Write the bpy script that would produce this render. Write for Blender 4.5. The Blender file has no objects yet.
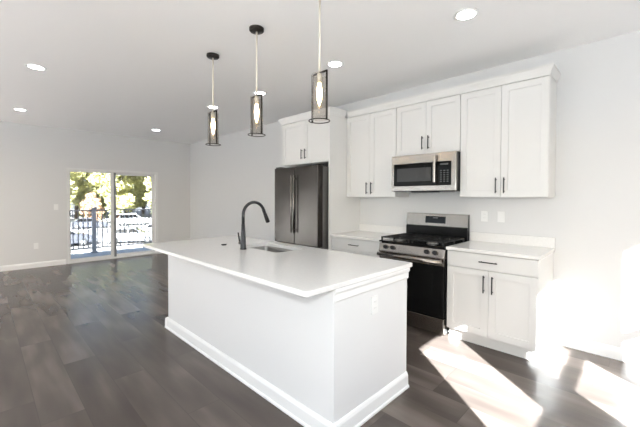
import bpy, bmesh, math, random
from mathutils import Vector, Matrix, Quaternion

random.seed(7)
S = bpy.context.scene
COL = S.collection

# ------------------------------------------------------------------ camera
cam_d = bpy.data.cameras.new('camera')
cam = bpy.data.objects.new('camera', cam_d)
COL.objects.link(cam)
cam_d.sensor_width = 36.0
cam_d.lens = 331.63 / 640.0 * 36.0
cam_d.shift_y = -0.01437
cam_d.clip_end = 500
YAW, PITCH, ROLL = 0.774542, -0.020268, 0.003105
fw = Vector((-math.sin(YAW) * math.cos(PITCH), math.cos(YAW) * math.cos(PITCH), math.sin(PITCH)))
rt = Vector((math.cos(YAW), math.sin(YAW), 0))
up = rt.cross(fw)
c_, s_ = math.cos(ROLL), math.sin(ROLL)
r2 = c_ * rt + s_ * up
u2 = -s_ * rt + c_ * up
M = Matrix((r2, u2, -fw)).transposed().to_4x4()
M.translation = Vector((1.39269, -3.83640, 1.39186))
cam.matrix_world = M
S.camera = cam

# ------------------------------------------------------------------ sky, sun, exposure
W = bpy.data.worlds.new('sky')
S.world = W
W.use_nodes = True
wn = W.node_tree.nodes
wl = W.node_tree.links
bg = wn['Background']
sky = wn.new('ShaderNodeTexSky')
sky.sky_type = 'NISHITA'
sky.sun_disc = False
sky.sun_elevation = math.radians(28)
sky.sun_rotation = math.atan2(0.765, -0.644)
sky.air_density = 1.0
sky.dust_density = 2.0
mixw = wn.new('ShaderNodeMix')
mixw.data_type = 'RGBA'
mixw.inputs[0].default_value = 0.88
wl.new(sky.outputs[0], mixw.inputs[6])
mixw.inputs[7].default_value = (0.305, 0.352, 0.425, 1)
wl.new(mixw.outputs[2], bg.inputs['Color'])
bg.inputs['Strength'].default_value = 1.0

SUN_DIR = Vector((-0.765, 0.644, -0.53)).normalized()
sd = bpy.data.lights.new('sun', 'SUN')
sun = bpy.data.objects.new('sun', sd)
COL.objects.link(sun)
sd.energy = 39.0
sd.angle = math.radians(0.4)
sd.color = (0.935, 0.99, 1.015)
sun.rotation_euler = SUN_DIR.to_track_quat('-Z', 'Y').to_euler()
sun.location = (20, -20, 20)

# added area lights standing in for terrace bounce through the unseen front windows
for wx, ww in ((-4.55, 3.8), (0.3, 4.5)):
    ad = bpy.data.lights.new('added_terrace_fill', 'AREA')
    ad.shape = 'RECTANGLE'
    ad.size, ad.size_y = ww, 1.6
    ad.energy = 22.0
    ad.color = (0.95, 0.985, 1.0)
    ao = bpy.data.objects.new('added_terrace_fill', ad)
    COL.objects.link(ao)
    ao.location = (wx, -7.98, 0.95)
    ao.rotation_euler = Vector((0, math.cos(math.radians(64)), math.sin(math.radians(64)))).to_track_quat('-Z', 'Z').to_euler()

# the photographer's flash on top of the camera (it throws the shadows behind the faucet, the pendants and the worktop edge)
fd = bpy.data.lights.new('camera_flash', 'POINT')
flash = bpy.data.objects.new('camera_flash', fd)
COL.objects.link(flash)
fd.energy = 36.0
fd.shadow_soft_size = 0.02
fd.color = (0.95, 0.99, 1.0)
flash.location = (1.372, -3.87, 1.605)

S.view_settings.view_transform = 'Standard'
S.view_settings.look = 'None'
S.view_settings.gamma = 1.0
S.view_settings.use_curve_mapping = False
S.view_settings.exposure = 1.3
S.cycles.use_denoising = True
S.cycles.use_adaptive_sampling = False
S.cycles.use_light_tree = False
S.cycles.caustics_reflective = False
S.cycles.caustics_refractive = False
S.cycles.blur_glossy = 1.0
S.cycles.max_bounces = 14
S.cycles.diffuse_bounces = 10
S.cycles.transparent_max_bounces = 24
S.cycles.sample_clamp_indirect = 3.0


# ------------------------------------------------------------------ materials
def nm(name):
    m = bpy.data.materials.new(name)
    m.use_nodes = True
    return m, m.node_tree.nodes, m.node_tree.links, m.node_tree.nodes['Principled BSDF']


def mat(name, col, rough=0.5, metal=0.0, bump=0.0, bscale=200, var=0.0, vscale=5, spec=0.5, stretch=None, coat=0.0):
    m, n, l, b = nm(name)
    b.inputs['Base Color'].default_value = (*col, 1)
    b.inputs['Roughness'].default_value = rough
    b.inputs['Metallic'].default_value = metal
    b.inputs['Specular IOR Level'].default_value = spec
    b.inputs['Coat Weight'].default_value = coat
    tc = n.new('ShaderNodeTexCoord')
    mp = n.new('ShaderNodeMapping')
    l.new(tc.outputs['Object'], mp.inputs[0])
    if stretch:
        mp.inputs['Scale'].default_value = stretch
    if bump:
        t = n.new('ShaderNodeTexNoise')
        t.inputs['Scale'].default_value = bscale
        l.new(mp.outputs[0], t.inputs['Vector'])
        bp = n.new('ShaderNodeBump')
        bp.inputs['Strength'].default_value = bump
        bp.inputs['Distance'].default_value = 0.002
        l.new(t.outputs['Fac'], bp.inputs['Height'])
        l.new(bp.outputs[0], b.inputs['Normal'])
    if var:
        t = n.new('ShaderNodeTexNoise')
        t.inputs['Scale'].default_value = vscale
        t.inputs['Detail'].default_value = 4
        l.new(mp.outputs[0], t.inputs['Vector'])
        r = n.new('ShaderNodeValToRGB')
        r.color_ramp.elements[0].position = 0.3
        r.color_ramp.elements[1].position = 0.7
        r.color_ramp.elements[0].color = (*[max(0, c * (1 - var)) for c in col], 1)
        r.color_ramp.elements[1].color = (*[min(1, c * (1 + var)) for c in col], 1)
        l.new(t.outputs['Fac'], r.inputs[0])
        l.new(r.outputs[0], b.inputs['Base Color'])
    return m


def emis(name, col, strength):
    m, n, l, b = nm(name)
    b.inputs['Base Color'].default_value = (*col, 1)
    b.inputs['Emission Color'].default_value = (*col, 1)
    b.inputs['Emission Strength'].default_value = strength
    m.cycles.emission_sampling = 'NONE'
    return m


def glass(name, tint=(1, 1, 1), refl=0.06, rough=0.0, frost=0.0, frost_col=(0.8, 0.8, 0.8)):
    m, n, l, b = nm(name)
    n.remove(b)
    out = n['Material Output']
    tr = n.new('ShaderNodeBsdfTransparent')
    tr.inputs[0].default_value = (*tint, 1)
    gl = n.new('ShaderNodeBsdfGlossy')
    gl.inputs['Roughness'].default_value = rough
    fr = n.new('ShaderNodeFresnel')
    geo = n.new('ShaderNodeNewGeometry')
    ior = n.new('ShaderNodeMapRange')      # the same air-to-glass reflectance on both faces of the thin pane
    ior.inputs['To Min'].default_value = 1.45
    ior.inputs['To Max'].default_value = 1 / 1.45
    l.new(geo.outputs['Backfacing'], ior.inputs['Value'])
    l.new(ior.outputs[0], fr.inputs[0])
    mx = n.new('ShaderNodeMixShader')
    l.new(fr.outputs[0], mx.inputs[0])
    l.new(tr.outputs[0], mx.inputs[1])
    l.new(gl.outputs[0], mx.inputs[2])
    last = mx
    if frost:
        df = n.new('ShaderNodeBsdfTranslucent')
        df.inputs[0].default_value = (*frost_col, 1)
        m2 = n.new('ShaderNodeMixShader')
        m2.inputs[0].default_value = frost
        l.new(mx.outputs[0], m2.inputs[1])
        l.new(df.outputs[0], m2.inputs[2])
        last = m2
    l.new(last.outputs[0], out.inputs[0])
    return m


def floor_material():
    m, n, l, b = nm('vinyl_plank')
    tc = n.new('ShaderNodeTexCoord')
    sx = n.new('ShaderNodeSeparateXYZ')
    l.new(tc.outputs['Object'], sx.inputs[0])

    def mth(op, a, bb=None, cc=None):
        k = n.new('ShaderNodeMath')
        k.operation = op
        for i, v in enumerate((a, bb, cc)):
            if v is None:
                continue
            if isinstance(v, (int, float)):
                k.inputs[i].default_value = v
            else:
                l.new(v, k.inputs[i])
        return k.outputs[0]
    row_f = mth('DIVIDE', sx.outputs['Y'], 0.225)
    row = mth('FLOOR', row_f)
    wn1 = n.new('ShaderNodeTexWhiteNoise')
    wn1.noise_dimensions = '1D'
    l.new(row, wn1.inputs['W'])
    xs = mth('ADD', mth('DIVIDE', sx.outputs['X'], 1.5), mth('MULTIPLY', wn1.outputs['Value'], 7.31))
    idx = mth('FLOOR', xs)
    cb = n.new('ShaderNodeCombineXYZ')
    l.new(idx, cb.inputs[0])
    l.new(row, cb.inputs[1])
    wn2 = n.new('ShaderNodeTexWhiteNoise')
    wn2.noise_dimensions = '3D'
    l.new(cb.outputs[0], wn2.inputs['Vector'])
    # wood grain, stretched along the plank and shifted per plank
    off = n.new('ShaderNodeVectorMath')
    off.operation = 'SCALE'
    l.new(wn2.outputs['Color'], off.inputs[0])
    off.inputs['Scale'].default_value = 9.0
    add = n.new('ShaderNodeVectorMath')
    add.operation = 'ADD'
    l.new(tc.outputs['Object'], add.inputs[0])
    l.new(off.outputs[0], add.inputs[1])
    mp = n.new('ShaderNodeMapping')
    mp.inputs['Scale'].default_value = (1.3, 9, 1)
    l.new(add.outputs[0], mp.inputs[0])
    g = n.new('ShaderNodeTexNoise')
    g.inputs['Scale'].default_value = 1.6
    g.inputs['Detail'].default_value = 1.5
    g.inputs['Roughness'].default_value = 0.62
    l.new(mp.outputs[0], g.inputs['Vector'])
    mp2 = n.new('ShaderNodeMapping')
    mp2.inputs['Scale'].default_value = (1.1, 4, 1)
    l.new(add.outputs[0], mp2.inputs[0])
    g2 = n.new('ShaderNodeTexNoise')
    g2.inputs['Scale'].default_value = 1.3
    g2.inputs['Detail'].default_value = 1
    l.new(mp2.outputs[0], g2.inputs['Vector'])
    tone = mth('ADD', mth('MULTIPLY', wn2.outputs['Value'], 0.17),
               mth('ADD', mth('MULTIPLY_ADD', g.outputs['Fac'], 0.18, 0.36), mth('MULTIPLY', g2.outputs['Fac'], 0.42)))
    r = n.new('ShaderNodeValToRGB')
    r.color_ramp.elements[0].position = 0.42
    r.color_ramp.elements[0].color = (0.036, 0.0285, 0.025, 1)
    r.color_ramp.elements[1].position = 1.05
    r.color_ramp.elements[1].color = (0.205, 0.172, 0.150, 1)
    e = r.color_ramp.elements.new(0.74)
    e.color = (0.097, 0.079, 0.069, 1)
    l.new(tone, r.inputs[0])
    # joints
    fy = mth('FRACT', row_f)
    fx = mth('FRACT', xs)
    dy = mth('MINIMUM', fy, mth('SUBTRACT', 1.0, fy))
    dx = mth('MINIMUM', fx, mth('SUBTRACT', 1.0, fx))
    gap = mth('MAXIMUM', mth('LESS_THAN', dy, 0.010), mth('LESS_THAN', dx, 0.0015))
    mx = n.new('ShaderNodeMix')
    mx.data_type = 'RGBA'
    l.new(mth('MULTIPLY', gap, 0.55), mx.inputs[0])
    l.new(r.outputs[0], mx.inputs[6])
    mx.inputs[7].default_value = (0.06, 0.05, 0.045, 1)
    l.new(mx.outputs[2], b.inputs['Base Color'])
    b.inputs['Roughness'].default_value = 0.27
    b.inputs['Specular IOR Level'].default_value = 0.26
    rr = mth('ADD', 0.19, mth('MULTIPLY', g.outputs['Fac'], 0.16))
    bp = n.new('ShaderNodeBump')
    bp.inputs['Strength'].default_value = 0.04
    bp.inputs['Distance'].default_value = 0.001
    l.new(mth('SUBTRACT', 1.0, gap), bp.inputs['Height'])
    return m


def leaf_material(name, c0, c1):
    m, n, l, b = nm(name)
    oi = n.new('ShaderNodeTexCoord')
    t = n.new('ShaderNodeTexNoise')
    t.inputs['Scale'].default_value = 0.9
    l.new(oi.outputs['Object'], t.inputs['Vector'])
    r = n.new('ShaderNodeValToRGB')
    r.color_ramp.elements[0].position = 0.35
    r.color_ramp.elements[1].position = 0.65
    r.color_ramp.elements[0].color = (*c0, 1)
    r.color_ramp.elements[1].color = (*c1, 1)
    l.new(t.outputs['Fac'], r.inputs[0])
    l.new(r.outputs[0], b.inputs['Base Color'])
    b.inputs['Roughness'].default_value = 0.6
    tl = n.new('ShaderNodeBsdfTranslucent')
    l.new(r.outputs[0], tl.inputs[0])
    mx = n.new('ShaderNodeMixShader')
    mx.inputs[0].default_value = 0.45
    l.new(b.outputs[0], mx.inputs[1])
    l.new(tl.outputs[0], mx.inputs[2])
    l.new(mx.outputs[0], n['Material Output'].inputs[0])
    return m


WALL = mat('wall_paint', (0.72, 0.72, 0.715), 0.7, bump=0.05, bscale=350)
CEIL = mat('ceiling_paint', (0.95, 0.95, 0.95), 0.8, bump=0.05, bscale=250)
TRIM = mat('trim_paint', (0.88, 0.88, 0.875), 0.4)
CAB = mat('cabinet_paint', (0.74, 0.735, 0.715), 0.38)
ISL = mat('island_paint', (0.80, 0.80, 0.80), 0.45)
QUARTZ = mat('white_quartz', (0.82, 0.81, 0.79), 0.16, var=0.025, vscale=60)
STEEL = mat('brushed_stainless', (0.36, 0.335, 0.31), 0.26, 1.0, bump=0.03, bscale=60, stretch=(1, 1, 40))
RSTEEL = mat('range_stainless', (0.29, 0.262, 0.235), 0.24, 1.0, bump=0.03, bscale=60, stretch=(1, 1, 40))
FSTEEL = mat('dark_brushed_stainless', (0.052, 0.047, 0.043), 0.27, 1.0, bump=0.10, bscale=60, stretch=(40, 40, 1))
SINKST = mat('satin_sink_steel', (0.34, 0.33, 0.315), 0.3, 1.0, bump=0.05, bscale=90)
SIDEST = mat('grey_painted_steel', (0.24, 0.23, 0.225), 0.4, 0.5)
BLACK = mat('matte_black_metal', (0.018, 0.018, 0.02), 0.38, 0.4)
FAUC = mat('charcoal_metal', (0.035, 0.035, 0.038), 0.28, 0.7)
IRON = mat('cast_iron', (0.012, 0.012, 0.012), 0.55, bump=0.2, bscale=150)
ENAM = mat('black_enamel', (0.008, 0.008, 0.008), 0.15, spec=0.25)
BGLASS = mat('black_glass', (0.006, 0.006, 0.006), 0.05, spec=0.16)
MWGLASS = mat('microwave_window_mesh', (0.045, 0.045, 0.045), 0.4, spec=0.2, bump=0.3, bscale=600)
DISPLAY = mat('dark_display', (0.012, 0.012, 0.013), 0.12, spec=0.2)
DIGIT = emis('display_digits', (0.75, 0.85, 0.9), 0.5)
GREYKEY = mat('key_grey', (0.06, 0.06, 0.06), 0.4)
BRONZE = mat('dark_bronze', (0.03, 0.024, 0.02), 0.4, 0.6)
BRASS = mat('pale_brass', (0.84, 0.78, 0.67), 0.4, 0.15)
PLATE = mat('white_plastic', (0.86, 0.86, 0.85), 0.3)
SLOT = mat('outlet_slot', (0.35, 0.35, 0.35), 0.5)
VINYL = mat('white_vinyl', (0.80, 0.80, 0.79), 0.35)
VINYL_SHADE = mat('shaded_vinyl', (0.30, 0.31, 0.32), 0.45)  # dark tone paints the shade on the outer meeting stile
PANE = glass('clear_pane')
TPANE = glass('dimming_pane', tint=(0.80, 0.80, 0.80))  # tint added to dim the bright outdoors through the slider
SMOKE = glass('smoked_shade_glass', tint=(0.94, 0.928, 0.91))
BULB = emis('warm_bulb', (1.0, 0.72, 0.38), 14.0)
LENS = emis('downlight_lens', (1.0, 0.98, 0.95), 12.0)
FLOOR = floor_material()
DECK = mat('balcony_decking', (0.42, 0.47, 0.52), 0.6, var=0.06, vscale=4)
RAIL = mat('dark_grey_rail', (0.24, 0.24, 0.25), 0.4)
RAILP = mat('grey_post', (0.42, 0.43, 0.46), 0.45)
ASPH = mat('sunlit_asphalt', (0.27, 0.265, 0.26), 0.85, var=0.12, vscale=0.3)
PAVE = mat('pale_paving', (0.22, 0.22, 0.22), 0.85, var=0.06, vscale=2)
STUCCO = mat('exterior_siding', (0.6, 0.6, 0.58), 0.7)
BARK = mat('bark', (0.10, 0.08, 0.06), 0.9, bump=0.4, bscale=12)
LEAF_A = leaf_material('yellow_green_leaves', (0.50, 0.50, 0.23), (0.66, 0.64, 0.36))
LEAF_B = leaf_material('olive_leaves', (0.36, 0.39, 0.17), (0.60, 0.61, 0.32))
LEAF_C = leaf_material('rust_leaves', (0.50, 0.33, 0.22), (0.62, 0.45, 0.30))
CARW = mat('white_car_paint', (0.75, 0.75, 0.75), 0.2, coat=0.5)
CARS = mat('silver_car_paint', (0.40, 0.42, 0.46), 0.25, 0.4, coat=0.5)
CARD = mat('dark_car_paint', (0.07, 0.075, 0.09), 0.2, 0.2, coat=0.5)
CARR = mat('maroon_car_paint', (0.16, 0.05, 0.05), 0.2, 0.2, coat=0.5)
TYRE = mat('tyre_rubber', (0.02, 0.02, 0.02), 0.8)
HUB = mat('wheel_hub', (0.45, 0.45, 0.46), 0.3, 0.8)
LAMP_R = mat('tail_lamp_red', (0.35, 0.02, 0.02), 0.2)
LAMP_W = mat('head_lamp_clear', (0.7, 0.7, 0.7), 0.1)


# ------------------------------------------------------------------ mesh helpers
def wloc(o):
    v = Vector((0, 0, 0))
    while o:
        v += o.location
        o = o.parent
    return v


class MB:
    def __init__(self):
        self.bm = bmesh.new()
        self.slots = []

    def merge(self, other, smooth=False):
        me = bpy.data.meshes.new('tmp')
        if smooth:
            for f in other.faces:
                f.smooth = True
        other.to_mesh(me)
        other.free()
        self.bm.from_mesh(me)
        bpy.data.meshes.remove(me)
        return self

    def box(self, x0, x1, y0, y1, z0, z1, bev=0.0, seg=2):
        b = bmesh.new()
        bmesh.ops.create_cube(b, size=1.0)
        for v in b.verts:
            v.co = Vector(((x0 + x1) / 2 + v.co.x * (x1 - x0), (y0 + y1) / 2 + v.co.y * (y1 - y0),
                           (z0 + z1) / 2 + v.co.z * (z1 - z0)))
        if bev:
            bmesh.ops.bevel(b, geom=list(b.edges), offset=bev, segments=seg, profile=0.5, affect='EDGES')
        return self.merge(b)

    def cyl(self, p0, p1, r0, r1=None, seg=20, caps=True, smooth=True):
        r1 = r0 if r1 is None else r1
        p0, p1 = Vector(p0), Vector(p1)
        d = p1 - p0
        b = bmesh.new()
        bmesh.ops.create_cone(b, cap_ends=caps, segments=seg, radius1=r0, radius2=r1, depth=d.length)
        q = d.to_track_quat('Z', 'Y')
        bmesh.ops.transform(b, matrix=Matrix.Translation((p0 + p1) / 2) @ q.to_matrix().to_4x4(), verts=b.verts)
        for f in b.faces:
            f.smooth = smooth and len(f.verts) == 4
        return self.merge(b)

    def tube(self, pts, rad, seg=14, closed=False):
        pts = [Vector(p) for p in pts]
        rads = rad if isinstance(rad, (list, tuple)) else [rad] * len(pts)
        b = bmesh.new()
        rings = []
        n = len(pts)
        prev = None
        for i, p in enumerate(pts):
            if closed:
                t = pts[(i + 1) % n] - pts[i - 1]
            else:
                t = pts[min(i + 1, n - 1)] - pts[max(i - 1, 0)]
            t.normalize()
            if prev is None:
                a = Vector((0, 0, 1)) if abs(t.z) < 0.9 else Vector((1, 0, 0))
                u = t.cross(a).normalized()
            else:
                u = (prev - t * prev.dot(t)).normalized()
            prev = u
            w = t.cross(u)
            rings.append([b.verts.new(p + rads[i] * (math.cos(k * 2 * math.pi / seg) * u + math.sin(k * 2 * math.pi / seg) * w)) for k in range(seg)])
        for i in range(n if closed else n - 1):
            A, B = rings[i], rings[(i + 1) % n]
            for k in range(seg):
                f = b.faces.new((A[k], A[(k + 1) % seg], B[(k + 1) % seg], B[k]))
                f.smooth = True
        if not closed:
            b.faces.new(rings[0][::-1])
            b.faces.new(rings[-1])
        bmesh.ops.recalc_face_normals(b, faces=b.faces)
        return self.merge(b)

    def lathe(self, prof, c, seg=28, axis='Z', smooth=True):
        b = bmesh.new()
        c = Vector(c)
        rings = []
        for r, z in prof:
            ring = []
            for k in range(seg):
                a = 2 * math.pi * k / seg
                v = Vector((r * math.cos(a), r * math.sin(a), z))
                if axis == 'Y':
                    v = Vector((v.x, v.z, v.y))
                elif axis == 'X':
                    v = Vector((v.z, v.x, v.y))
                ring.append(b.verts.new(c + v))
            rings.append(ring)
        for A, B in zip(rings, rings[1:]):
            for k in range(seg):
                f = b.faces.new((A[k], A[(k + 1) % seg], B[(k + 1) % seg], B[k]))
                f.smooth = smooth
        if prof[0] != prof[-1]:
            b.faces.new(rings[0])
            b.faces.new(rings[-1])
        bmesh.ops.remove_doubles(b, verts=b.verts, dist=1e-6)
        bmesh.ops.recalc_face_normals(b, faces=b.faces)
        return self.merge(b)

    def prism(self, poly, axis, a0, a1, bev=0.0):
        """polygon in the plane perpendicular to axis ('X': poly is (y,z); 'Y': (x,z); 'Z': (x,y))"""
        b = bmesh.new()

        def pt(u, v, a):
            return {'X': (a, u, v), 'Y': (u, a, v), 'Z': (u, v, a)}[axis]
        A = [b.verts.new(pt(u, v, a0)) for u, v in poly]
        B = [b.verts.new(pt(u, v, a1)) for u, v in poly]
        n = len(poly)
        b.faces.new(A)
        b.faces.new(B[::-1])
        for i in range(n):
            b.faces.new((A[i], B[i], B[(i + 1) % n], A[(i + 1) % n]))
        bmesh.ops.recalc_face_normals(b, faces=b.faces)
        if bev:
            bmesh.ops.bevel(b, geom=list(b.edges), offset=bev, segments=2, profile=0.5, affect='EDGES')
        return self.merge(b)

    def torus(self, c, R, r, seg=40, rs=10):
        pts = [(c[0] + R * math.cos(2 * math.pi * k / seg), c[1] + R * math.sin(2 * math.pi * k / seg), c[2]) for k in range(seg)]
        return self.tube(pts, r, rs, closed=True)

    def shaker(self, x0, x1, z0, z1, yf, t=0.02, rail=0.062):
        """a framed door facing -Y with a recessed panel"""
        y0, y1 = yf, yf + t
        bv = 0.0015
        self.box(x0, x0 + rail, y0, y1, z0, z1, bv)
        self.box(x1 - rail, x1, y0, y1, z0, z1, bv)
        self.box(x0 + rail - .001, x1 - rail + .001, y0, y1, z0, z0 + rail, bv)
        self.box(x0 + rail - .001, x1 - rail + .001, y0, y1, z1 - rail, z1, bv)
        self.box(x0 + rail - .002, x1 - rail + .002, y0 + 0.010, y1 - .001, z0 + rail - .002, z1 - rail + .002)
        return self

    def build(self, name, m, parent=None, origin=None):
        o_ = wloc(parent) if parent else Vector(origin or (0, 0, 0))
        bmesh.ops.translate(self.bm, verts=self.bm.verts, vec=-o_)
        me = bpy.data.meshes.new(name)
        self.bm.to_mesh(me)
        self.bm.free()
        me.materials.append(m)
        o = bpy.data.objects.new(name, me)
        COL.objects.link(o)
        if parent:
            o.parent = parent
        elif origin:
            o.location = origin
        return o


def tag(o, label=None, cat=None, group=None, kind=None):
    if label:
        o['label'] = label
    if cat:
        o['category'] = cat
    if group:
        o['group'] = group
    if kind:
        o['kind'] = kind
    return o


def thing(name, label, cat, loc=(0, 0, 0), group=None, kind=None):
    o = bpy.data.objects.new(name, None)
    o.empty_display_size = 0.1
    COL.objects.link(o)
    o.location = loc
    return tag(o, label, cat, group, kind)


def copy_tree(o, loc, label=None, rotz=None):
    r = o.copy()
    COL.objects.link(r)
    r.location = loc
    if rotz is not None:
        r.rotation_euler = (0, 0, rotz)
    if label:
        r['label'] = label
    stack = [(o, r)]
    while stack:
        src, dst = stack.pop()
        for ch in list(src.children):
            k = ch.copy()
            COL.objects.link(k)
            k.parent = dst
            stack.append((ch, k))
    return r


def vbar(x, z0, z1, yf, parent, m=None):
    """vertical bar pull on a face at y = yf (facing -Y)"""
    b = MB()
    b.box(x - .005, x + .005, yf - .034, yf - .024, z0, z1, .002)
    for z in (z0 + .018, z1 - .018):
        b.cyl((x, yf, z), (x, yf - .026, z), .0045, seg=12)
    return b.build('door_handle', m or BLACK, parent)


def hbar(x0, x1, z, yf, parent, name='drawer_handle', m=None):
    b = MB()
    b.box(x0, x1, yf - .034, yf - .024, z - .005, z + .005, .002)
    for x in (x0 + .018, x1 - .018):
        b.cyl((x, yf, z), (x, yf - .026, z), .0045, seg=12)
    return b.build(name, m or BLACK, parent)


# ------------------------------------------------------------------ setting
XL, XR, YF, ZC = -7.13, 3.0, -7.2, 2.786
tag(MB().box(XL - .1, XR + .12, YF - .12, .12, -.12, 0).build('floor', FLOOR), kind='structure')
tag(MB().box(XL - .12, XR + .12, YF - .12, .12, ZC, ZC + .15).build('ceiling', CEIL), kind='structure')
tag(MB().box(XL - .12, XR + .12, 0, .12, 0, ZC).build('wall_back', WALL), kind='structure')
# far wall with the sliding door opening
DY0, DY1, DZ1 = -2.60, -0.805, 1.995
b = MB()
b.box(XL - .12, XL, YF, DY0, 0, ZC).box(XL - .12, XL, DY1, 0, 0, ZC).box(XL - .12, XL, DY0, DY1, DZ1, ZC)
tag(b.build('wall_left', WALL), kind='structure')
# right wall with three double-hung windows
WX = XR + .06
ZS, ZR, ZT = 0.76, 1.43, 2.18
wins = [(-3.677, -3.021), (-2.557, -1.87), (-1.516, -0.85)]
FRW = 0.05
b = MB()
ys = [YF]
for y0, y1 in wins:
    ys += [y0 - FRW, y1 + FRW]
ys.append(0)
for k in range(0, len(ys), 2):
    b.box(XR, XR + .12, ys[k], ys[k + 1], 0, ZC)
for y0, y1 in wins:
    b.box(XR, XR + .12, y0 - FRW, y1 + FRW, 0, ZS - FRW).box(XR, XR + .12, y0 - FRW, y1 + FRW, ZT + FRW, ZC)
tag(b.build('wall_right', WALL), kind='structure')
for i, (y0, y1) in enumerate(wins):
    w = thing('window_%d' % (i + 1), None, None, (WX, (y0 + y1) / 2, ZS - FRW), kind='structure')
    b = MB()
    x0, x1 = WX - .02, WX + .02
    b.box(x0, x1, y0 - FRW, y0, ZS - FRW, ZT + FRW).box(x0, x1, y1, y1 + FRW, ZS - FRW, ZT + FRW)
    b.box(x0, x1, y0, y1, ZS - FRW, ZS).box(x0, x1, y0, y1, ZT, ZT + FRW).box(x0, x1, y0, y1, ZR - .028, ZR + .028)
    b.build('window_frame', VINYL, w)
    MB().box(WX - .003, WX + .003, y0, y1, ZS, ZR - .028).box(WX - .003, WX + .003, y0, y1, ZR + .028, ZT).build('window_pane', PANE, w)
# unseen paving and asphalt added outside the windows to bounce sunlight indoors
tag(MB().box(-45, 40, -45, YF - .13, -.35, -.15).build('bounce_paving', PAVE), kind='structure')
tag(MB().box(XR + .13, 40, YF - .13, 25, -.35, -.15).build('added_driveway', ASPH), kind='structure')
# front wall (behind the camera) with two wide windows added to let in fill light
fx = [(-6.5, -2.6), (-2.0, 2.6)]
FZ0, FZ1 = 0.06, 2.45
b = MB()
b.box(XL - .12, fx[0][0], YF - .12, YF, 0, ZC).box(fx[0][1], fx[1][0], YF - .12, YF, 0, ZC).box(fx[1][1], XR + .12, YF - .12, YF, 0, ZC)
for x0, x1 in fx:
    b.box(x0, x1, YF - .12, YF, 0, FZ0).box(x0, x1, YF - .12, YF, FZ1, ZC)
tag(b.build('wall_front', WALL), kind='structure')
for i, (x0, x1) in enumerate(fx):
    w = thing('window_%d' % (i + len(wins) + 1), None, None, ((x0 + x1) / 2, YF - .06, FZ0), kind='structure')
    b = MB()
    ya, yb = YF - .085, YF - .035
    for k in range(4):
        xx = x0 + (x1 - x0 - .05) * k / 3
        b.box(xx, xx + .05, ya, yb, FZ0, FZ1)
    b.box(x0 + .05, x1 - .05, ya, yb, FZ0, FZ0 + .05).box(x0 + .05, x1 - .05, ya, yb, FZ1 - .05, FZ1)
    b.build('window_frame', VINYL, w)
    MB().box(x0 + .05, x1 - .05, YF - .063, YF - .057, FZ0 + .05, FZ1 - .05).build('window_pane', PANE, w)
# baseboards
def baseboard(name, x0, x1, y0, y1, axis):
    h = .105
    if axis == 'X':
        p = [(0, 0), (-.016, 0), (-.016, h - .03), (-.011, h - .012), (-.006, h), (0, h)]
        o = MB().prism([(y0 + u, v) for u, v in p], 'X', x0, x1).build(name, TRIM)
    else:
        s = 1 if x0 < 0 else -1
        p = [(0, 0), (.016, 0), (.016, h - .03), (.011, h - .012), (.006, h), (0, h)]
        o = MB().prism([(x0 + s * u, v) for u, v in p], 'Y', y0, y1).build(name, TRIM)
    return tag(o, kind='structure')
baseboard('baseboard_back', 0.80, XR, 0, 0, 'X')
baseboard('baseboard_rear', XL, -2.58, 0, 0, 'X')
baseboard('baseboard_left', XL, 0, YF, DY0 - .03, 'Y')
baseboard('baseboard_far', XL, 0, DY1 + .03, -.016, 'Y')
baseboard('baseboard_right', XR, 0, YF, 0, 'Y')

# sliding glass door
d = thing('door_1', None, None, (XL - .06, (DY0 + DY1) / 2, 0), kind='structure')
b = MB()
xa, xb = XL - .115, XL + .006
b.box(xa, xb, DY0, DY0 + .04, 0, DZ1, .003).box(xa, xb, DY1 - .05, DY1, 0, DZ1, .003)
b.box(xa, xb, DY0 + .04, DY1 - .05, DZ1 - .05, DZ1, .003).box(xa, xb, DY0 + .04, DY1 - .05, 0, .03, .003)
b.build('door_frame', VINYL, d)
def sash(x0, x1, y0, y1, z0, z1, sl, sr, st, sb, handle=None, m=VINYL):
    b = MB()
    b.box(x0, x1, y0, y0 + sl, z0, z1, .003).box(x0, x1, y1 - sr, y1, z0, z1, .003)
    b.box(x0, x1, y0 + sl, y1 - sr, z1 - st, z1, .003).box(x0, x1, y0 + sl, y1 - sr, z0, z0 + sb, .003)
    o = b.build('sliding_panel', m, d)
    MB().box((x0 + x1) / 2 - .004, (x0 + x1) / 2 + .004, y0 + sl, y1 - sr, z0 + sb, z1 - st).build('glass_pane', TPANE, o)
    return o
s1 = sash(XL - .05, XL - .012, DY0 + .04, -1.745, .03, 1.945, .02, .065, .03, .06)
s2 = sash(XL - .10, XL - .062, -1.775, DY1 - .05, .03, 1.945, .075, .07, .055, .06)
tag(MB().box(XL - .061, XL - .052, -1.742, -1.69, .035, 1.94, .002).build('stile_shade_strip', VINYL_SHADE, s2), 'meeting strip with shade painted as dark grey')  # strip added to stand for the outer stile in shade
b = MB()
b.box(XL - .012, XL + .012, DY0 + .042, DY0 + .062, 1.0, 1.1, .004)
tag(b.build('door_handle', BLACK, s1), 'small black door pull')

# ------------------------------------------------------------------ kitchen run
D_BASE = -.60     # carcass front of the base cabinets
YD = -.621        # door faces
XC0, XC1 = -1.545, .781


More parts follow.
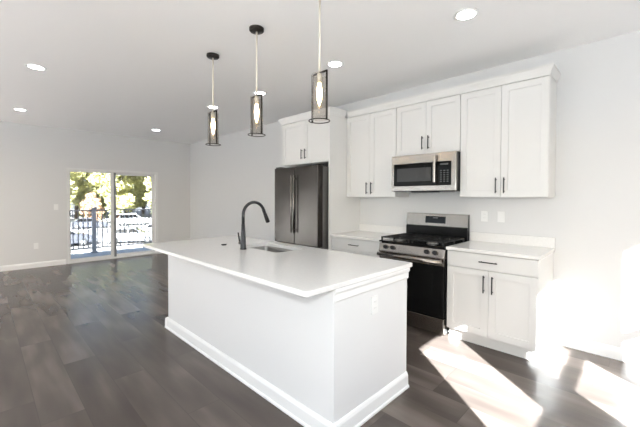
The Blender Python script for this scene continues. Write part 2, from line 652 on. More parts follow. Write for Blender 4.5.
def base_cabinet(label, x0, x1, doors):
    t = thing('base_cabinet', label, 'cabinet', ((x0 + x1) / 2, D_BASE / 2, 0))
    b = MB()
    b.box(x0, x1, D_BASE, -.002, .105, .884)
    b.box(x0, x0 + .018, -.535, -.002, 0, .105).box(x1 - .018, x1, -.535, -.002, 0, .105)
    b.build('cabinet_body', CAB, t)
    MB().box(x0, x1, -.552, -.536, 0, .104).build('toe_kick', CAB, t)
    g = .003
    dr = MB().box(x0 + g, x1 - g, YD, D_BASE, .733, .876, .002).build('drawer', CAB, t)
    xm = (x0 + x1) / 2
    hbar(xm - .078, xm + .078, .807, YD, dr)
    for s in (0, 1):
        a, c = (x0 + g, xm - g / 2) if s == 0 else (xm + g / 2, x1 - g)
        dd = MB().shaker(a, c, .118, .727, YD).build('door', CAB, t)
        hx = c - .035 if s == 0 else a + .035
        vbar(hx, .525, .685, YD, dd)
    return t


base_cabinet('white base cabinet with one drawer over two doors, at the right of the range', .006, .776, 2)
base_cabinet('white shaker base cabinet between the range and the refrigerator panel', XC0 + .005, -.772, 2)


def counter(label, x0, x1, oh0=0.0, oh1=0.0):
    t = thing('kitchen_countertop', label, 'countertop', ((x0 + x1) / 2, -.32, .884))
    MB().box(x0 - oh0, x1 + oh1, -.648, -.002, .885, .915, .004).build('counter_slab', QUARTZ, t)
    MB().box(x0 - oh0, x1 + oh1, -.022, -.002, .9152, 1.017, .003).build('backsplash_lip', QUARTZ, t)
    return t


counter('short white quartz countertop on the base cabinet right of the range', .004, .778, 0, .012)
counter('white quartz countertop between the range and the tall refrigerator panel', XC0, -.770)

UB, UT = 1.400, 2.480


def wall_cabinet(label, x0, x1, z0, z1, hz, y=-.315, hl=.15, name='wall_cabinet', cat='cabinet', hoff=.035, back=-.002):
    t = thing(name, label, cat, ((x0 + x1) / 2, y / 2, z0))
    MB().box(x0, x1, y + .02, back, z0, z1).build('cabinet_body', CAB, t)
    g = .003
    xm = (x0 + x1) / 2
    for s in (0, 1):
        a, c = (x0 + g, xm - g / 2) if s == 0 else (xm + g / 2, x1 - g)
        dd = MB().shaker(a, c, z0 + .004, z1 - .004, y).build('door', CAB, t)
        hx = c - hoff if s == 0 else a + hoff
        vbar(hx, hz, hz + hl, y, dd)
    return t


wall_cabinet('tall white two-door wall cabinet to the right of the microwave', .002, .781, UB, UT, UB + .04)
wall_cabinet('short white two-door wall cabinet directly above the microwave', -.766, .000, 1.885, UT, 1.94)
wall_cabinet('tall white two-door wall cabinet between the microwave and the refrigerator panel', XC0 + .002, -.768, UB, UT, UB + .04)
FX0, FX1 = -2.545, -1.567
wall_cabinet('deep white two-door wall cabinet above the stainless refrigerator', FX0, FX1, 1.868, UT, 1.935, y=-.635, hl=.14)
t = MB().box(-1.566, XC0, -.655, -.002, 0, UT, .001).build('refrigerator_side_panel', CAB, origin=None)
tag(t, 'tall white panel standing at the right side of the refrigerator', 'cabinet panel')


def crown(label, path, loc):
    """sweep the crown profile along a plan path (mitred corners); the room lies to the right of the direction of travel"""
    z = UT + .001
    P = [(-.02, 0), (.003, 0), (.004, .014), (.010, .030), (.024, .058), (.028, .068), (.028, .088), (-.02, .088)]
    b = bmesh.new()
    rings = []
    pts = [Vector(p) for p in path]
    n = len(pts)
    for i, p in enumerate(pts):
        ns = []
        for a, c in ((i - 1, i), (i, i + 1)):
            if a >= 0 and c < n:
                d = (pts[c] - pts[a]).normalized()
                ns.append(Vector((d.y, -d.x)))
        m_ = ns[0] if len(ns) == 1 else (ns[0] + ns[1]) / (1 + ns[0].dot(ns[1]))
        rings.append([b.verts.new((p.x + m_.x * u, p.y + m_.y * u, z + v)) for u, v in P])
    for A, B in zip(rings, rings[1:]):
        for k in range(len(P)):
            b.faces.new((A[k], A[(k + 1) % len(P)], B[(k + 1) % len(P)], B[k]))
    b.faces.new(rings[0])
    b.faces.new(rings[-1][::-1])
    bmesh.ops.recalc_face_normals(b, faces=b.faces)
    return tag(MB().merge(b).build('crown_moulding', CAB, origin=loc), label, 'moulding')


crown('white crown moulding along the top of the long row of wall cabinets',
      [(XC0 + .03, -.315), (.781, -.315), (.781, -.003)], (-.38, -.315, UT))
crown('white crown moulding on top of the cabinet above the refrigerator',
      [(FX0, -.003), (FX0, -.655), (XC0, -.655), (XC0, -.35)], (-2.05, -.64, UT))

# ------------------------------------------------------------------ refrigerator
RX0, RX1, RYF = -2.520, -1.618, -.80
fr = thing('refrigerator', 'tall stainless steel french door refrigerator under the deep wall cabinet', 'refrigerator', ((RX0 + RX1) / 2, -.4, 0))
b = MB()
b.box(RX0 + .004, RX1 - .004, -.70, -.03, .03, 1.805, .004)
for x in (RX0 + .06, RX1 - .06):
    for y in (-.64, -.09):
        b.cyl((x, y, 0), (x, y, .035), .02)
tag(b.build('refrigerator_body', SIDEST, fr), 'grey painted refrigerator case')
xm = (RX0 + RX1) / 2 - .005
for s, (a, c) in enumerate(((RX0, xm - .003), (xm + .003, RX1))):
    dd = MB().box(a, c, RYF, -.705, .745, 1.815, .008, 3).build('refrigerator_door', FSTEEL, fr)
    hx = c - .024 if s == 0 else a + .024
    hb = MB()
    hb.tube([(hx, RYF - .038, .90), (hx, RYF - .038, 1.70)], .009)
    for z in (.95, 1.65):
        hb.cyl((hx, RYF, z), (hx, RYF - .038, z), .008)
    hb.build('door_handle', RSTEEL, dd)
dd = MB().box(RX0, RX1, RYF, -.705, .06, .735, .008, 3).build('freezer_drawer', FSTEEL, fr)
hb = MB().tube([(RX0 + .07, RYF - .05, .66), (RX1 - .07, RYF - .05, .66)], .011)
for x in (RX0 + .12, RX1 - .12):
    hb.cyl((x, RYF, .66), (x, RYF - .05, .66), .009)
hb.build('drawer_handle', STEEL, dd)
for x in (RX0 + .07, RX1 - .07):
    MB().box(x - .05, x + .05, -.79, -.66, 1.816, 1.832, .004).build('hinge_cover', BLACK, fr)
MB().box(RX0 + .02, RX1 - .02, -.72, -.69, .02, .055).build('toe_grille', BLACK, fr)

# ------------------------------------------------------------------ microwave
MX0, MX1, MYF, MZ0, MZ1 = -.764, -.002, -.415, 1.458, 1.878
mw = thing('microwave', 'stainless over-the-range microwave hung under the short wall cabinet', 'microwave', (-.383, -.2, MZ0))
MB().box(MX0 + .002, MX1 - .002, -.375, -.003, MZ0 + .006, MZ1, .002).build('microwave_case', BLACK, mw)
xs = MX0 + .567      # door / control split
b = MB()
dx0, dx1 = MX0 + .05, xs - .025
b.box(MX0, MX1, MYF, -.374, MZ1 - .098, MZ1, .004)
b.box(MX0, MX1, MYF, -.374, MZ0 + .012, MZ0 + .070, .004)
b.box(MX1 - .046, MX1, MYF, -.374, MZ0 + .068, MZ1 - .096, .002)
b.box(MX0, MX0 + .03, MYF, -.374, MZ0 + .068, MZ1 - .096, .002)
b.build('front_frame', STEEL, mw)
dr = MB().box(MX0 + .03, xs, MYF + .002, -.374, MZ0 + .071, MZ1 - .099, .003).build('door', BGLASS, mw)
MB().box(MX0 + .075, xs - .075, MYF - .0005, MYF + .004, MZ0 + .12, MZ1 - .15, .001).build('door_window', MWGLASS, dr)
hb = MB().box(xs - .036, xs - .008, MYF - .042, MYF - .026, MZ0 + .10, MZ1 - .02, .006)
for z in (MZ0 + .125, MZ1 - .05):
    hb.box(xs - .03, xs - .014, MYF - .028, MYF + .003, z - .012, z + .012, .002)
hb.build('door_handle', STEEL, dr)
cp = MB().box(xs + .004, MX1 - .048, MYF + .002, -.374, MZ0 + .071, MZ1 - .099, .002).build('control_panel', BGLASS, mw)
kb = MB()
for r in range(6):
    for k in range(3):
        x = xs + .028 + k * .036
        z = MZ0 + .105 + r * .023
        kb.box(x, x + .02, MYF + .0005, MYF + .004, z, z + .010)
kb.build('button_grid', GREYKEY, cp)
MB().box(xs + .028, MX1 - .08, MYF + .0005, MYF + .004, MZ1 - .135, MZ1 - .118).build('clock_display', GREYKEY, cp)
b = MB()
b.box(MX0 + .25, MX1 - .22, MYF + .012, -.30, MZ0 - .006, MZ0 + .006, .002)
b.build('bottom_vent', BLACK, mw)
LT = MB().box(MX0 + .06, MX0 + .14, -.16, -.1, MZ0 + .002, MZ0 + .0065).build('task_lamp', PLATE, mw)

# ------------------------------------------------------------------ range
GX0, GX1 = -.766, -.002
rg = thing('gas_range', 'stainless gas range with black cooktop, between the two white base cabinets', 'range', (-.384, -.33, 0))
b = MB()
b.box(GX0 + .003, GX1 - .003, -.615, -.03, .03, .893, .002)
for x in (GX0 + .05, GX1 - .05):
    for y in (-.57, -.08):
        b.cyl((x, y, 0), (x, y, .035), .018)
tag(b.build('range_body', ENAM, rg), 'black enamelled range body')
GF = -.662
dw = MB().box(GX0 + .004, GX1 - .004, GF, -.616, .028, .188, .004).build('storage_drawer', RSTEEL, rg)
od = MB().box(GX0 + .004, GX1 - .004, GF, -.616, .196, .775, .005).build('oven_door', BGLASS, rg)
MB().box(GX0 + .004, GX1 - .004, GF - .003, GF + .02, .715, .783, .003).build('door_top_trim', RSTEEL, od)
MB().box(GX0 + .12, GX1 - .12, GF - .0008, GF + .004, .32, .62, .002).build('oven_window', BGLASS, od)
hb = MB().tube([(GX0 + .015, GF - .05, .764), (GX1 - .015, GF - .05, .764)], .021, 16)
for x in (GX0 + .045, GX1 - .045):
    hb.box(x - .012, x + .012, GF - .05, GF + .002, .753, .775, .004)
hb.build('oven_handle', RSTEEL, od)
cp = MB().prism([(-.616, .785), (GF - .012, .785), (GF - .012, .80), (GF + .008, .882), (-.616, .882)], 'X', GX0 + .002, GX1 - .002, .002).build('knob_panel', RSTEEL, rg)
for x in (GX0 + .09, GX0 + .18, GX1 - .185, GX1 - .095):
    k = MB()
    k.lathe([(.0001, -.002), (.024, -.002), (.024, .008), (.019, .012), (.018, .032), (.0001, .034)], (0, 0, 0), 24)
    k.box(-.003, .003, -.017, .017, .03, .037, .001)
    bmesh.ops.rotate(k.bm, verts=k.bm.verts, cent=(0, 0, 0), matrix=Matrix.Rotation(math.radians(90 - 13.7), 3, 'X'))
    bmesh.ops.translate(k.bm, verts=k.bm.verts, vec=(x, GF - .003, .842))
    k.build('knob', BLACK, cp)
ct = MB().box(GX0, GX1, -.668, -.075, .893, .912, .005).build('cooktop', ENAM, rg)
for sx in (0, 1):
    for sy in (0, 1):
        bx = GX0 + (.19 if sx == 0 else .575)
        by = -.53 + sy * .27
        MB().lathe([(.001, 0), (.06, 0), (.06, .006), (.045, .010), (.045, .018), (.038, .022), (.001, .022)], (bx, by, .9122), 24).build('burner', SINKST if sy == 0 else IRON, ct)
for gx in (GX0 + .015, GX0 + .395):
    g = MB()
    x0, x1, y0, y1, zt = gx, gx + .354, -.645, -.12, .952
    for x in (x0 + .006, x1 - .006):
        g.box(x - .006, x + .006, y0, y1, zt - .012, zt, .002)
    for y in (y0 + .006, (y0 + y1) / 2, y1 - .006):
        g.box(x0, x1, y - .006, y + .006, zt - .012, zt, .002)
    for k in (1, 2, 3, 4, 5):
        x = x0 + (x1 - x0) * k / 6
        g.box(x - .005, x + .005, y0 + .03 if k % 2 == 0 else y0, y1, zt - .01, zt + .002, .002)
    for x in (x0 + .008, x1 - .008):
        for y in (y0 + .008, (y0 + y1) / 2, y1 - .008):
            g.box(x - .008, x + .008, y - .008, y + .008, .9122, zt - .01, .002)
    g.build('cooking_grate', IRON, rg)
bgd = MB().prism([(-.004, .9), (-.072, .9), (-.072, 1.05), (-.060, 1.055), (-.045, 1.197), (-.004, 1.197)], 'X', GX0 + .004, GX1 - .004, .002).build('back_guard', ENAM, rg)
q = MB()
q.prism([(-.0605, 1.062), (-.0655, 1.0605), (-.0495, 1.2), (-.03, 1.205), (-.004, 1.205), (-.004, 1.1975), (-.0445, 1.1975)], 'X', GX0 + .003, GX1 - .003)
sf = q.build('stainless_fascia', RSTEEL, bgd)
def on_guard(x0, x1, z0, z1, off, name, m):
    def yy(z):
        return -.0655 + (z - 1.0605) / (1.2 - 1.0605) * .016 - off
    return MB().prism([(yy(z0), z0), (yy(z0) + .004, z0), (yy(z1) + .004, z1), (yy(z1), z1)], 'X', x0, x1).build(name, m, bgd)
xm = (GX0 + GX1) / 2
on_guard(xm - .125, xm + .125, 1.092, 1.175, .0012, 'clock_panel', DISPLAY)
dg = MB()
on_guard(xm - .03, xm + .03, 1.148, 1.164, .0020, 'clock_digits', GREYKEY)

# ------------------------------------------------------------------ island
IX0, IX1, IY0, IY1 = -2.225, .153, -2.451, -1.651
isl = thing('kitchen_island', 'long white panelled kitchen island standing on the grey plank floor', 'island', ((IX0 + IX1) / 2, (IY0 + IY1) / 2, 0))
b = MB()
b.box(IX0, IX1 - .019, IY0, IY0 + .02, .0, .884)
b.box(IX0, IX0 + .02, IY0 + .02, IY1, 0, .884)
b.box(IX1 - .02, IX1, IY0 - .004, IY1, 0, .884, .002)
b.box(IX0 + .02, IX1 - .02, IY1 - .02, IY1 - .004, .1, .884)
b.box(IX0 + .02, IX1 - .02, IY0 + .02, IY1 - .02, .08, .1)
b.box(IX0 + .02, IX1 - .02, IY1 - .075, IY1 - .06, 0, .08)
b.build('island_body', ISL, isl)
P = [(0, 0), (.026, 0), (.025, .012), (.017, .020), (.015, .085), (.010, .1), (.004, .11), (0, .11)]
b = MB()
b.prism([(IY0 - .004 - u, v) for u, v in P], 'X', IX0 - .02, IX1 + .026)
b.prism([(IX1 + u, v) for u, v in P], 'Y', IY0 - .030, IY1)
b.prism([(IX0 - u, v) for u, v in P], 'Y', IY0 - .030, IY1)
b.build('island_baseboard', TRIM, isl)
P = [(0, .884), (.022, .884), (.022, .862), (.012, .846), (.012, .81), (.006, .80), (0, .80)]
MB().prism([(IX1 + u, v) for u, v in P], 'Y', IY0 - .012, IY1).build('end_cornice', TRIM, isl)
g = .003
n = 4
wd = (IX1 - .02 - IX0 - .02) / n
for k in range(n):
    a = IX0 + .02 + k * wd
    m_ = MB().shaker(a + g, a + wd - g, .115, .875, 0)
    # face +Y
    for v in m_.bm.verts:
        v.co.y = IY1 + .018 - v.co.y
    bmesh.ops.reverse_faces(m_.bm, faces=m_.bm.faces)
    dd = m_.build('door', ISL, isl)
    hx = a + wd - .04 if k % 2 == 0 else a + .04
    h = MB().box(hx - .005, hx + .005, IY1 + .042, IY1 + .052, .62, .78, .002)
    for z in (.64, .76):
        h.cyl((hx, IY1 + .017, z), (hx, IY1 + .044, z), .0045, seg=10)
    h.build('door_handle', BLACK, dd)

# worktop with rounded corners and a sink cut-out
TX0, TX1, TY0, TY1 = -2.262, .183, -2.698, -1.612
SX0, SX1, SY0, SY1 = -1.440, -.865, -2.060, -1.740


def rrect(x0, x1, y0, y1, r, n=6):
    pts = []
    for cx, cy, a0 in ((x1 - r, y1 - r, 0), (x0 + r, y1 - r, 90), (x0 + r, y0 + r, 180), (x1 - r, y0 + r, 270)):
        for k in range(n + 1):
            a = math.radians(a0 + 90 * k / n)
            pts.append((cx + r * math.cos(a), cy + r * math.sin(a)))
    return pts


def slab_with_hole(outer, inner, z0, z1):
    b = bmesh.new()
    e = .004
    def ring(pts, z):
        return [b.verts.new((x, y, z)) for x, y in pts]
    n = len(outer)
    cxo = sum(p[0] for p in outer) / n
    cyo = sum(p[1] for p in outer) / n
    def shrink(pts, d):
        x0, x1 = min(p[0] for p in pts), max(p[0] for p in pts)
        y0, y1 = min(p[1] for p in pts), max(p[1] for p in pts)
        mx, my = (x0 + x1) / 2, (y0 + y1) / 2
        return [(mx + (x - mx) * (1 - 2 * d / (x1 - x0)), my + (y - my) * (1 - 2 * d / (y1 - y0))) for x, y in pts]
    rings = [ring(inner, z0), ring(shrink(outer, e), z0), ring(outer, z0 + e), ring(outer, z1 - e), ring(shrink(outer, e), z1), ring(inner, z1)]
    for A, B in zip(rings, rings[1:] + rings[:1]):
        for k in range(n):
            b.faces.new((A[k], A[(k + 1) % n], B[(k + 1) % n], B[k]))
    bmesh.ops.recalc_face_normals(b, faces=b.faces)
    return b


m_ = MB()
m_.merge(slab_with_hole(rrect(TX0, TX1, TY0, TY1, .022), rrect(SX0, SX1, SY0, SY1, .045), .885, .915))
top = m_.build('island_countertop', QUARTZ, origin=((TX0 + TX1) / 2, (TY0 + TY1) / 2, .885))
tag(top, 'large white quartz worktop with sink cut-out lying on the kitchen island', 'countertop')

# sink
sk = thing('kitchen_sink', 'stainless undermount sink bowl set into the island worktop', 'sink', ((SX0 + SX1) / 2, (SY0 + SY1) / 2, .70))
b = bmesh.new()
loops = []
for (d, z, r) in ((-.02, .8845, .06), (.0, .8845, .045), (.002, .86, .045), (.004, .73, .05), (.03, .705, .06), (.12, .70, .03)):
    loops.append([b.verts.new((x, y, z)) for x, y in rrect(SX0 + d, SX1 - d, SY0 + d, SY1 - d, r)])
n = len(loops[0])
for A, B in zip(loops, loops[1:]):
    for k in range(n):
        f = b.faces.new((A[k], A[(k + 1) % n], B[(k + 1) % n], B[k]))
        f.smooth = True
b.faces.new(loops[-1])
bmesh.ops.recalc_face_normals(b, faces=b.faces)
m_ = MB().merge(b)
o = m_.build('sink_bowl', SINKST, sk)
md = o.modifiers.new('solid', 'SOLIDIFY')
md.thickness = .0015
md.offset = 0
MB().lathe([(.001, .702), (.045, .702), (.045, .7045), (.03, .7045), (.028, .703), (.001, .703)], ((SX0 + SX1) / 2, (SY0 + SY1) / 2, 0)).build('drain', SINKST, sk)

# faucet
FXc, FYc = -1.236, -2.157
fa = thing('kitchen_faucet', 'charcoal gooseneck pull-down faucet standing beside the island sink', 'faucet', (FXc, FYc, .915))
b = MB()
b.lathe([(.001, .9152), (.031, .9152), (.031, .921), (.0265, .927), (.0245, .99), (.021, 1.07), (.0155, 1.15), (.001, 1.15)], (FXc, FYc, 0), 28)
b.build('faucet_base', FAUC, fa)
pts = [(FXc, FYc, 1.14), (FXc, FYc, 1.22)]
R = .118
for k in range(0, 15):
    a = math.pi - math.radians(162) * k / 14
    pts.append((FXc, FYc + R + R * math.cos(a), 1.228 + R * math.sin(a)))
b = MB().tube(pts, .0145, 16)
b.build('spout', FAUC, fa)
e = Vector(pts[-1])
dr_ = (Vector(pts[-1]) - Vector(pts[-2])).normalized()
b = MB()
b.cyl(e - dr_ * .01, e + dr_ * .03, .0165, .0165)
b.cyl(e + dr_ * .03, e + dr_ * .115, .0165, .0215)
b.cyl(e + dr_ * .115, e + dr_ * .125, .0215, .018)
b.build('spray_head', FAUC, fa)
b = MB()
b.cyl((FXc - .018, FYc, .968), (FXc - .062, FYc, .968), .015, .0145)
b.tube([(FXc - .056, FYc, .972), (FXc - .060, FYc - .004, 1.0), (FXc - .070, FYc - .010, 1.065)], [.0085, .0075, .0062], 12)
b.build('lever', FAUC, fa)
b = MB().lathe([(.001, .9152), (.026, .9152), (.026, .922), (.022, .9245), (.001, .9245)], (-1.604, -2.144, 0))
o = b.build('disposal_button', BLACK)
tag(o, 'small flat black button on the island worktop left of the faucet', 'switch button')


# ------------------------------------------------------------------ outlets and switches
def wall_plate(name, label, cat, c, axis, kind, w=.07, h=.115):
    """axis '-Y' on the back wall, '+X' on an x-facing wall"""
    t = thing(name, label, cat, c)
    def bx(m, u0, u1, v0, v1, d0, d1, bev=0.0):
        if axis == '-Y':
            return m.box(c[0] + u0, c[0] + u1, c[1] - d1, c[1] - d0, c[2] + v0, c[2] + v1, bev)
        return m.box(c[0] + d0, c[0] + d1, c[1] + u0, c[1] + u1, c[2] + v0, c[2] + v1, bev)
    m = MB()
    bx(m, -w / 2, w / 2, -h / 2, h / 2, .0005, .007, .002)
    m.build('wall_plate', PLATE, t)
    if kind == 'outlet':
        for v in (-.02, .02):
            m = MB()
            bx(m, -.017, .017, v - .014, v + .014, .0065, .0085, .001)
            so = m.build('socket', PLATE, t)
            m = MB()
            bx(m, -.008, -.006, v - .003, v + .006, .0082, .0088)
            bx(m, .006, .008, v - .003, v + .006, .0082, .0088)
            m.build('slot_pair', SLOT, so)
    else:
        m = MB()
        bx(m, -.017, .017, -.034, .034, .0065, .010, .001)
        m.build('rocker', PLATE, t)
    return t


wall_plate('electrical_outlet', 'white outlet on the end panel of the kitchen island', 'outlet', (IX1 + .0, -2.065, .70), '+X', 'outlet')
wall_plate('electrical_outlet', 'white outlet above the counter right of the range, nearer the range', 'outlet', (.15, 0, 1.195), '-Y', 'outlet')
wall_plate('light_switch', 'white rocker switch on the backsplash wall right of the outlet', 'switch', (.315, 0, 1.195), '-Y', 'switch')
wall_plate('light_switch', 'white rocker switch on the wall left of the sliding glass door', 'switch', (XL, -2.776, 1.184), '+X', 'switch')
wall_plate('electrical_outlet', 'white outlet low on the wall left of the sliding glass door', 'outlet', (XL, -3.094, .424), '+X', 'outlet')


# ------------------------------------------------------------------ ceiling lights
def downlight(label, x, y, first=[None]):
    if first[0] is not None:
        return copy_tree(first[0], (x, y, ZC), label)
    t = thing('recessed_downlight', label, 'ceiling light', (x, y, ZC), 'round recessed ceiling lights')
    z = ZC
    MB().lathe([(.066, -.0003), (.092, -.0003), (.092, -.003), (.080, -.007), (.066, -.005), (.066, -.0003)], (x, y, z), 36).build('trim_ring', PLATE, t)
    MB().lathe([(.001, -.0008), (.0655, -.0008), (.0655, -.0042), (.001, -.0042)], (x, y, z), 36).build('lens', LENS, t)
    first[0] = t
    return t


downlight('recessed ceiling light above the right end of the cabinet row, nearest the camera', .400, -1.242)
downlight('recessed ceiling light above the tall cabinets, just right of the nearest pendant', -.939, -1.236)
downlight('recessed ceiling light behind the stem of the middle pendant', -2.302, -1.213)
downlight('recessed ceiling light behind the stem of the farthest pendant', -3.397, -1.313)
downlight('recessed ceiling light in front of the sliding glass door, beyond the pendants', -5.891, -1.275)
downlight('larger of two recessed ceiling lights at the left edge of the photo', -3.307, -3.406)
downlight('smaller of two recessed ceiling lights at the left edge, near the far wall', -5.773, -3.383)


# ------------------------------------------------------------------ pendants
def pendant(label, x, y, first=[None]):
    if first[0] is not None:
        return copy_tree(first[0], (x, y, ZC), label)
    t = thing('pendant_light', label, 'pendant light', (x, y, ZC), 'glass pendants over the kitchen island')
    z = ZC
    MB().lathe([(.001, -.0005), (.060, -.0005), (.060, -.020), (.054, -.027), (.012, -.030), (.001, -.030)], (x, y, z), 36).build('canopy', BRONZE, t)
    b = MB().cyl((x, y, z - .029), (x, y, 2.222), .0075, seg=14)
    b.build('stem', BRASS, t)
    # frame: ring at the bottom, two flat uprights, bar across the top
    b = MB()
    zr = 1.91
    b.lathe([(.068, -.003), (.0735, -.003), (.0735, .003), (.068, .003), (.068, -.003)], (x, y, zr), 40)
    a = 0.0
    ux, uy = math.cos(a), math.sin(a)
    for s in (-1, 1):
        b.box(-.0045, .0045, -.005, .005, zr, 2.235)
        vs = b.bm.verts[-8:] if False else list(b.bm.verts)[-8:]
        for v in vs:
            v.co = Vector((v.co.x + s * .068, v.co.y, v.co.z))
            px, py = v.co.x, v.co.y
            v.co.x, v.co.y = x + px * ux - py * uy, y + px * uy + py * ux
    b.box(-.0725, .0725, -.005, .005, 2.226, 2.236)
    for v in list(b.bm.verts)[-8:]:
        px, py = v.co.x, v.co.y
        v.co.x, v.co.y = x + px * ux - py * uy, y + px * uy + py * ux
    b.build('cage_frame', BRONZE, t)
    MB().lathe([(.001, 2.2255), (.016, 2.2255), (.018, 2.205), (.016, 2.165), (.001, 2.165)], (x, y, 0), 20).build('socket', BRASS, t)
    so = MB().lathe([(.001, 2.166), (.009, 2.165), (.012, 2.150), (.0185, 2.115), (.019, 2.09), (.013, 2.05), (.005, 2.02), (.001, 2.01)], (x, y, 0), 20).build('bulb', BULB, t)
    def sleeve(r, z0, z1, name, m):
        th = .0025
        return MB().lathe([(r - th, z0), (r, z0), (r, z1), (r - th, z1), (r - th, z0)], (x, y, 0), 40).build(name, m, t)
    sleeve(.052, 1.918, 2.222, 'smoked_shade', SMOKE)
    first[0] = t
    return t


pendant('glass pendant light nearest the camera, its stem running out of the top of the photo', -.188, -2.23)
pendant('glass pendant light in the middle of the three over the island', -.917, -2.23)
pendant('glass pendant light farthest from the camera, nearest the sliding door', -1.654, -2.23)

# ------------------------------------------------------------------ balcony
BX = -8.60
tag(MB().box(-8.72, XL - .121, -4.6, 1.4, -.16, -.03).build('balcony_floor', DECK), kind='structure')
rl = thing('balcony_railing', 'dark metal balcony railing with thin balusters outside the sliding door', 'railing', (BX, -1.6, -.03))
MB().box(BX - .03, BX + .03, -4.5, 1.3, 1.035, 1.07, .004).build('top_rail', RAIL, rl)
MB().box(BX - .02, BX + .02, -4.5, 1.3, .085, .115, .003).build('bottom_rail', RAIL, rl)
for y in (-3.6, -1.835, .1):
    b = MB().box(BX - .042, BX + .042, y - .042, y + .042, -.03, 1.10, .004)
    b.box(BX - .06, BX + .06, y - .06, y + .06, 1.1, 1.125, .004)
    b.box(BX - .065, BX + .065, y - .065, y + .065, -.03, .01, .004)
    tag(b.build('post', RAILP, rl), 'grey square railing post')
y = -3.5
while y < 1.2:
    if min(abs(y - p) for p in (-3.6, -1.835, .1)) > .06:
        MB().box(BX - .010, BX + .010, y - .010, y + .010, .114, 1.036).build('baluster', RAIL, rl)
    y += .1025

# ------------------------------------------------------------------ car park
ZG = -3.0
tag(MB().box(-140, -7.4, -80, 110, ZG - .2, ZG).build('ground', ASPH), kind='structure')


def make_car(name, label, paint, kind):
    """local: +X is the front, origin on the ground under the middle"""
    t = thing(name, label, 'car', (0, 0, 0), 'parked cars in the lot')
    if kind == 'sedan':
        L, Wd = 4.6, 1.8
        low = [(-2.3, .35), (-2.28, .75), (-2.2, .95), (-1.55, 1.02), (-.9, 1.0), (.75, .98), (1.6, .88), (2.15, .74), (2.3, .55), (2.28, .3), (1.9, .22), (-1.9, .22)]
        cab = [(-1.75, 1.0), (-1.05, 1.40), (-.3, 1.46), (.25, 1.40), (1.0, .97)]
    else:
        L, Wd = 4.8, 1.9
        low = [(-2.4, .45), (-2.4, 1.05), (-2.3, 1.15), (-1.2, 1.15), (.7, 1.13), (1.0, 1.10), (2.1, .98), (2.35, .8), (2.4, .45), (2.0, .3), (-2.0, .3)]
        cab = [(-2.32, 1.14), (-2.05, 1.72), (-1.7, 1.80), (.05, 1.78), (.9, 1.12)]
    b = MB().prism(low, 'Y', -Wd / 2, Wd / 2, .05)
    b.build('car_body', paint, t)
    # cabin tapers inwards to the roof
    def cabin(scale, inset, grow):
        bb = bmesh.new()
        zb = cab[0][1]
        A, B = [], []
        for x, z in cab:
            w = Wd / 2 - .06 - (z - zb) * .28 + grow
            A.append(bb.verts.new((x, -w, z)))
            B.append(bb.verts.new((x, w, z)))
        bb.faces.new(A[::-1])
        bb.faces.new(B)
        n = len(cab)
        for i in range(n):
            bb.faces.new((A[i], A[(i + 1) % n], B[(i + 1) % n], B[i]))
        bmesh.ops.recalc_face_normals(bb, faces=bb.faces)
        return bb
    MB().merge(cabin(1, 0, 0)).build('car_windows', BGLASS, t)
    xs_ = [c[0] for c in cab]
    ztop = max(c[1] for c in cab)
    wr = Wd / 2 - .06 - (ztop - cab[0][1]) * .28
    xa_, xb_ = cab[1][0], cab[-2][0]
    b = MB().box(xa_ - .05, xb_ + .1, -wr - .03, wr + .03, cab[1][1] - .02, ztop + .03, .025)
    for s in (-1, 1):
        for (p, q_) in ((cab[0], cab[1]), ((-.25, cab[0][1]), (-.3, ztop)), (cab[-1], cab[-2])):
            w0 = Wd / 2 - .05
            w1 = Wd / 2 - .05 - (q_[1] - cab[0][1]) * .28
            b.tube([(p[0], s * w0, p[1]), (q_[0], s * w1, q_[1])], .04, 8)
    b.build('car_roof', paint, t)
    for x in (-L * .30, L * .305):
        for s in (-1, 1):
            w = MB().lathe([(.001, -.1), (.24, -.1), (.32, -.09), (.335, -.05), (.335, .05), (.32, .09), (.24, .1), (.001, .1)], (x, s * (Wd / 2 - .07), .335), 24, 'Y')
            wo = w.build('wheel', TYRE, t)
            MB().lathe([(.001, -.11), (.2, -.11), (.2, .11), (.001, .11)], (x, s * (Wd / 2 - .07), .335), 20, 'Y').build('hub_cap', HUB, wo)
    for s in (-1, 1):
        zz = .80 if kind == 'sedan' else .95
        MB().box(-L / 2 - .01, -L / 2 + .1, s * (Wd / 2 - .25) - .2, s * (Wd / 2 - .25) + .2, zz - .08, zz + .08, .02).build('tail_lamp', LAMP_R, t)
        MB().box(L / 2 - .22, L / 2 - .02, s * (Wd / 2 - .28) - .2, s * (Wd / 2 - .28) + .2, zz - .22, zz - .08, .02).build('head_lamp', LAMP_W, t)
    return t


c1 = make_car('suv', 'dark parked sport utility seen at the left through the railing', CARD, 'suv')
c1.location = (-35.0, 0.9, ZG)
c1.rotation_euler = (0, 0, math.radians(100))
c2 = make_car('sedan', 'silver parked sedan behind the railing post', CARS, 'sedan')
c2.location = (-34.0, 6.4, ZG)
c2.rotation_euler = (0, 0, math.radians(65))
c3 = make_car('sedan', 'grey-blue parked sedan seen through the right half of the sliding door', CARS, 'sedan')
c3.location = (-38.0, 10.6, ZG)
c3.rotation_euler = (0, 0, math.radians(68))
c4 = make_car('suv', 'white parked sport utility in the far row', CARW, 'suv')
c4.location = (-56, 12.8, ZG)
c4.rotation_euler = (0, 0, math.radians(95))
c5 = make_car('sedan', 'dark parked sedan in the far row, seen in the left pane', CARD, 'sedan')
c5.location = (-54, 6.6, ZG)
c5.rotation_euler = (0, 0, math.radians(85))


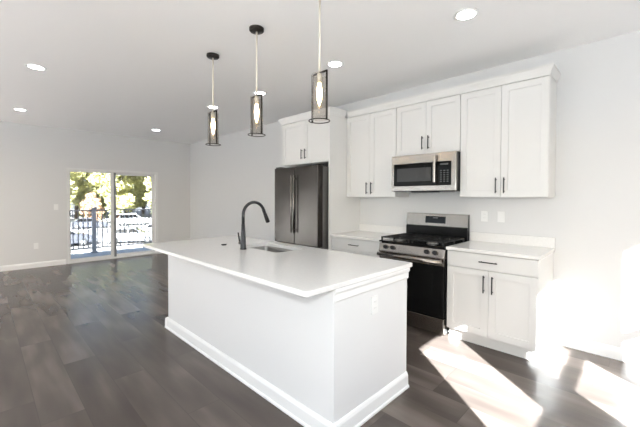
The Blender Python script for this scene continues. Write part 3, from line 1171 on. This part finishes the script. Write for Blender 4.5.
# ------------------------------------------------------------------ trees beyond the lot
def make_tree(label, leaf, h, w, seed, nl=9000):
    rnd = random.Random(seed)
    t = thing('tree', label, 'tree', (0, 0, 0), 'trees beyond the car park')
    b = MB().tube([(0, 0, -.3), (.1, .05, h * .25), (-.1, .1, h * .55), (.1, 0, h * .8)], [h * .022, h * .018, h * .012, h * .005], 10)
    for k in range(7):
        a = k * 2.4
        z = h * (.25 + .07 * k)
        b.tube([(0, 0, z), (math.cos(a) * w * .25, math.sin(a) * w * .25, z + h * .12), (math.cos(a) * w * .4, math.sin(a) * w * .4, z + h * .2)], [h * .008, h * .005, h * .002], 6)
    b.build('trunk', BARK, t)
    clumps = []
    for k in range(56):
        a = rnd.random() * 6.28
        z = h * (.06 + .90 * rnd.random())
        rr = w * .5 * math.sqrt(max(.05, 1 - ((z / h - .5) / .52) ** 2)) * math.sqrt(rnd.random())
        clumps.append((rr * math.cos(a), rr * math.sin(a), z, w * (.12 + .10 * rnd.random())))
    bb = bmesh.new()
    for k in range(nl):
        cx, cy, cz, cr = clumps[k % len(clumps)]
        v = Vector((rnd.gauss(0, 1), rnd.gauss(0, 1), rnd.gauss(0, 1))).normalized() * cr * (rnd.random() ** .4)
        c = Vector((cx, cy, cz)) + v
        nrm = Vector((rnd.gauss(0, 1), rnd.gauss(0, 1), rnd.gauss(0, 1) + .6)).normalized()
        u = nrm.orthogonal().normalized()
        wv = nrm.cross(u)
        s = h * .0155 * (.6 + .8 * rnd.random())
        bb.faces.new([bb.verts.new(c + s * p) for p in (u * 1.4, wv * .8, -u * 1.4, -wv * .8)])
    MB().merge(bb).build('foliage', leaf, t)
    return t


spots = [
    ('low rust-leaved young tree behind the railing in the left pane', LEAF_C, 4.9, 2.6, -61, 8.4),
    ('yellow-green tree beyond the car park at the left edge of the glass', LEAF_A, 15, 6.6, -70, 5.0),
    ('tall yellow-green tree beyond the lot, middle of the left pane', LEAF_A, 17, 6.6, -70, 14.0),
    ('olive-tinged tree in the right pane, nearest the middle stile', LEAF_A, 16, 6.6, -70, 23.0),
    ('olive tree at the right edge of the sliding door glass', LEAF_B, 15, 6.6, -70, 32.0),
    ('yellow-green tree standing behind the left door frame', LEAF_A, 18, 6.6, -80, 0.5),
    ('pale tree of the rear row, seen between two crowns in the left pane', LEAF_A, 18, 6.6, -80, 9.5),
    ('pale tree of the rear row, behind the middle stile of the sliding door', LEAF_A, 19, 6.6, -80, 18.5),
    ('olive tree of the rear row, middle of the right pane', LEAF_B, 18, 6.6, -80, 27.5),
    ('yellow-green tree standing behind the right door frame', LEAF_A, 18, 6.6, -80, 36.5),
    ('tall tree of the farthest row, behind the left edge of the glass', LEAF_A, 22, 7.0, -91, 5.5),
    ('tall tree of the farthest row, showing in the left pane', LEAF_A, 22, 7.0, -91, 15.5),
    ('tall tree of the farthest row, showing just right of the middle stile', LEAF_A, 22, 7.0, -91, 25.5),
    ('tall tree of the farthest row, showing at the right of the glass', LEAF_A, 22, 7.0, -91, 35.5),
]
for i, (lb, lf, h, w, x, y) in enumerate(spots):
    o = make_tree(lb, lf, h, w, 11 + i)
    o.location = (x, y, ZG)
    o.rotation_euler = (0, 0, i * 1.3)
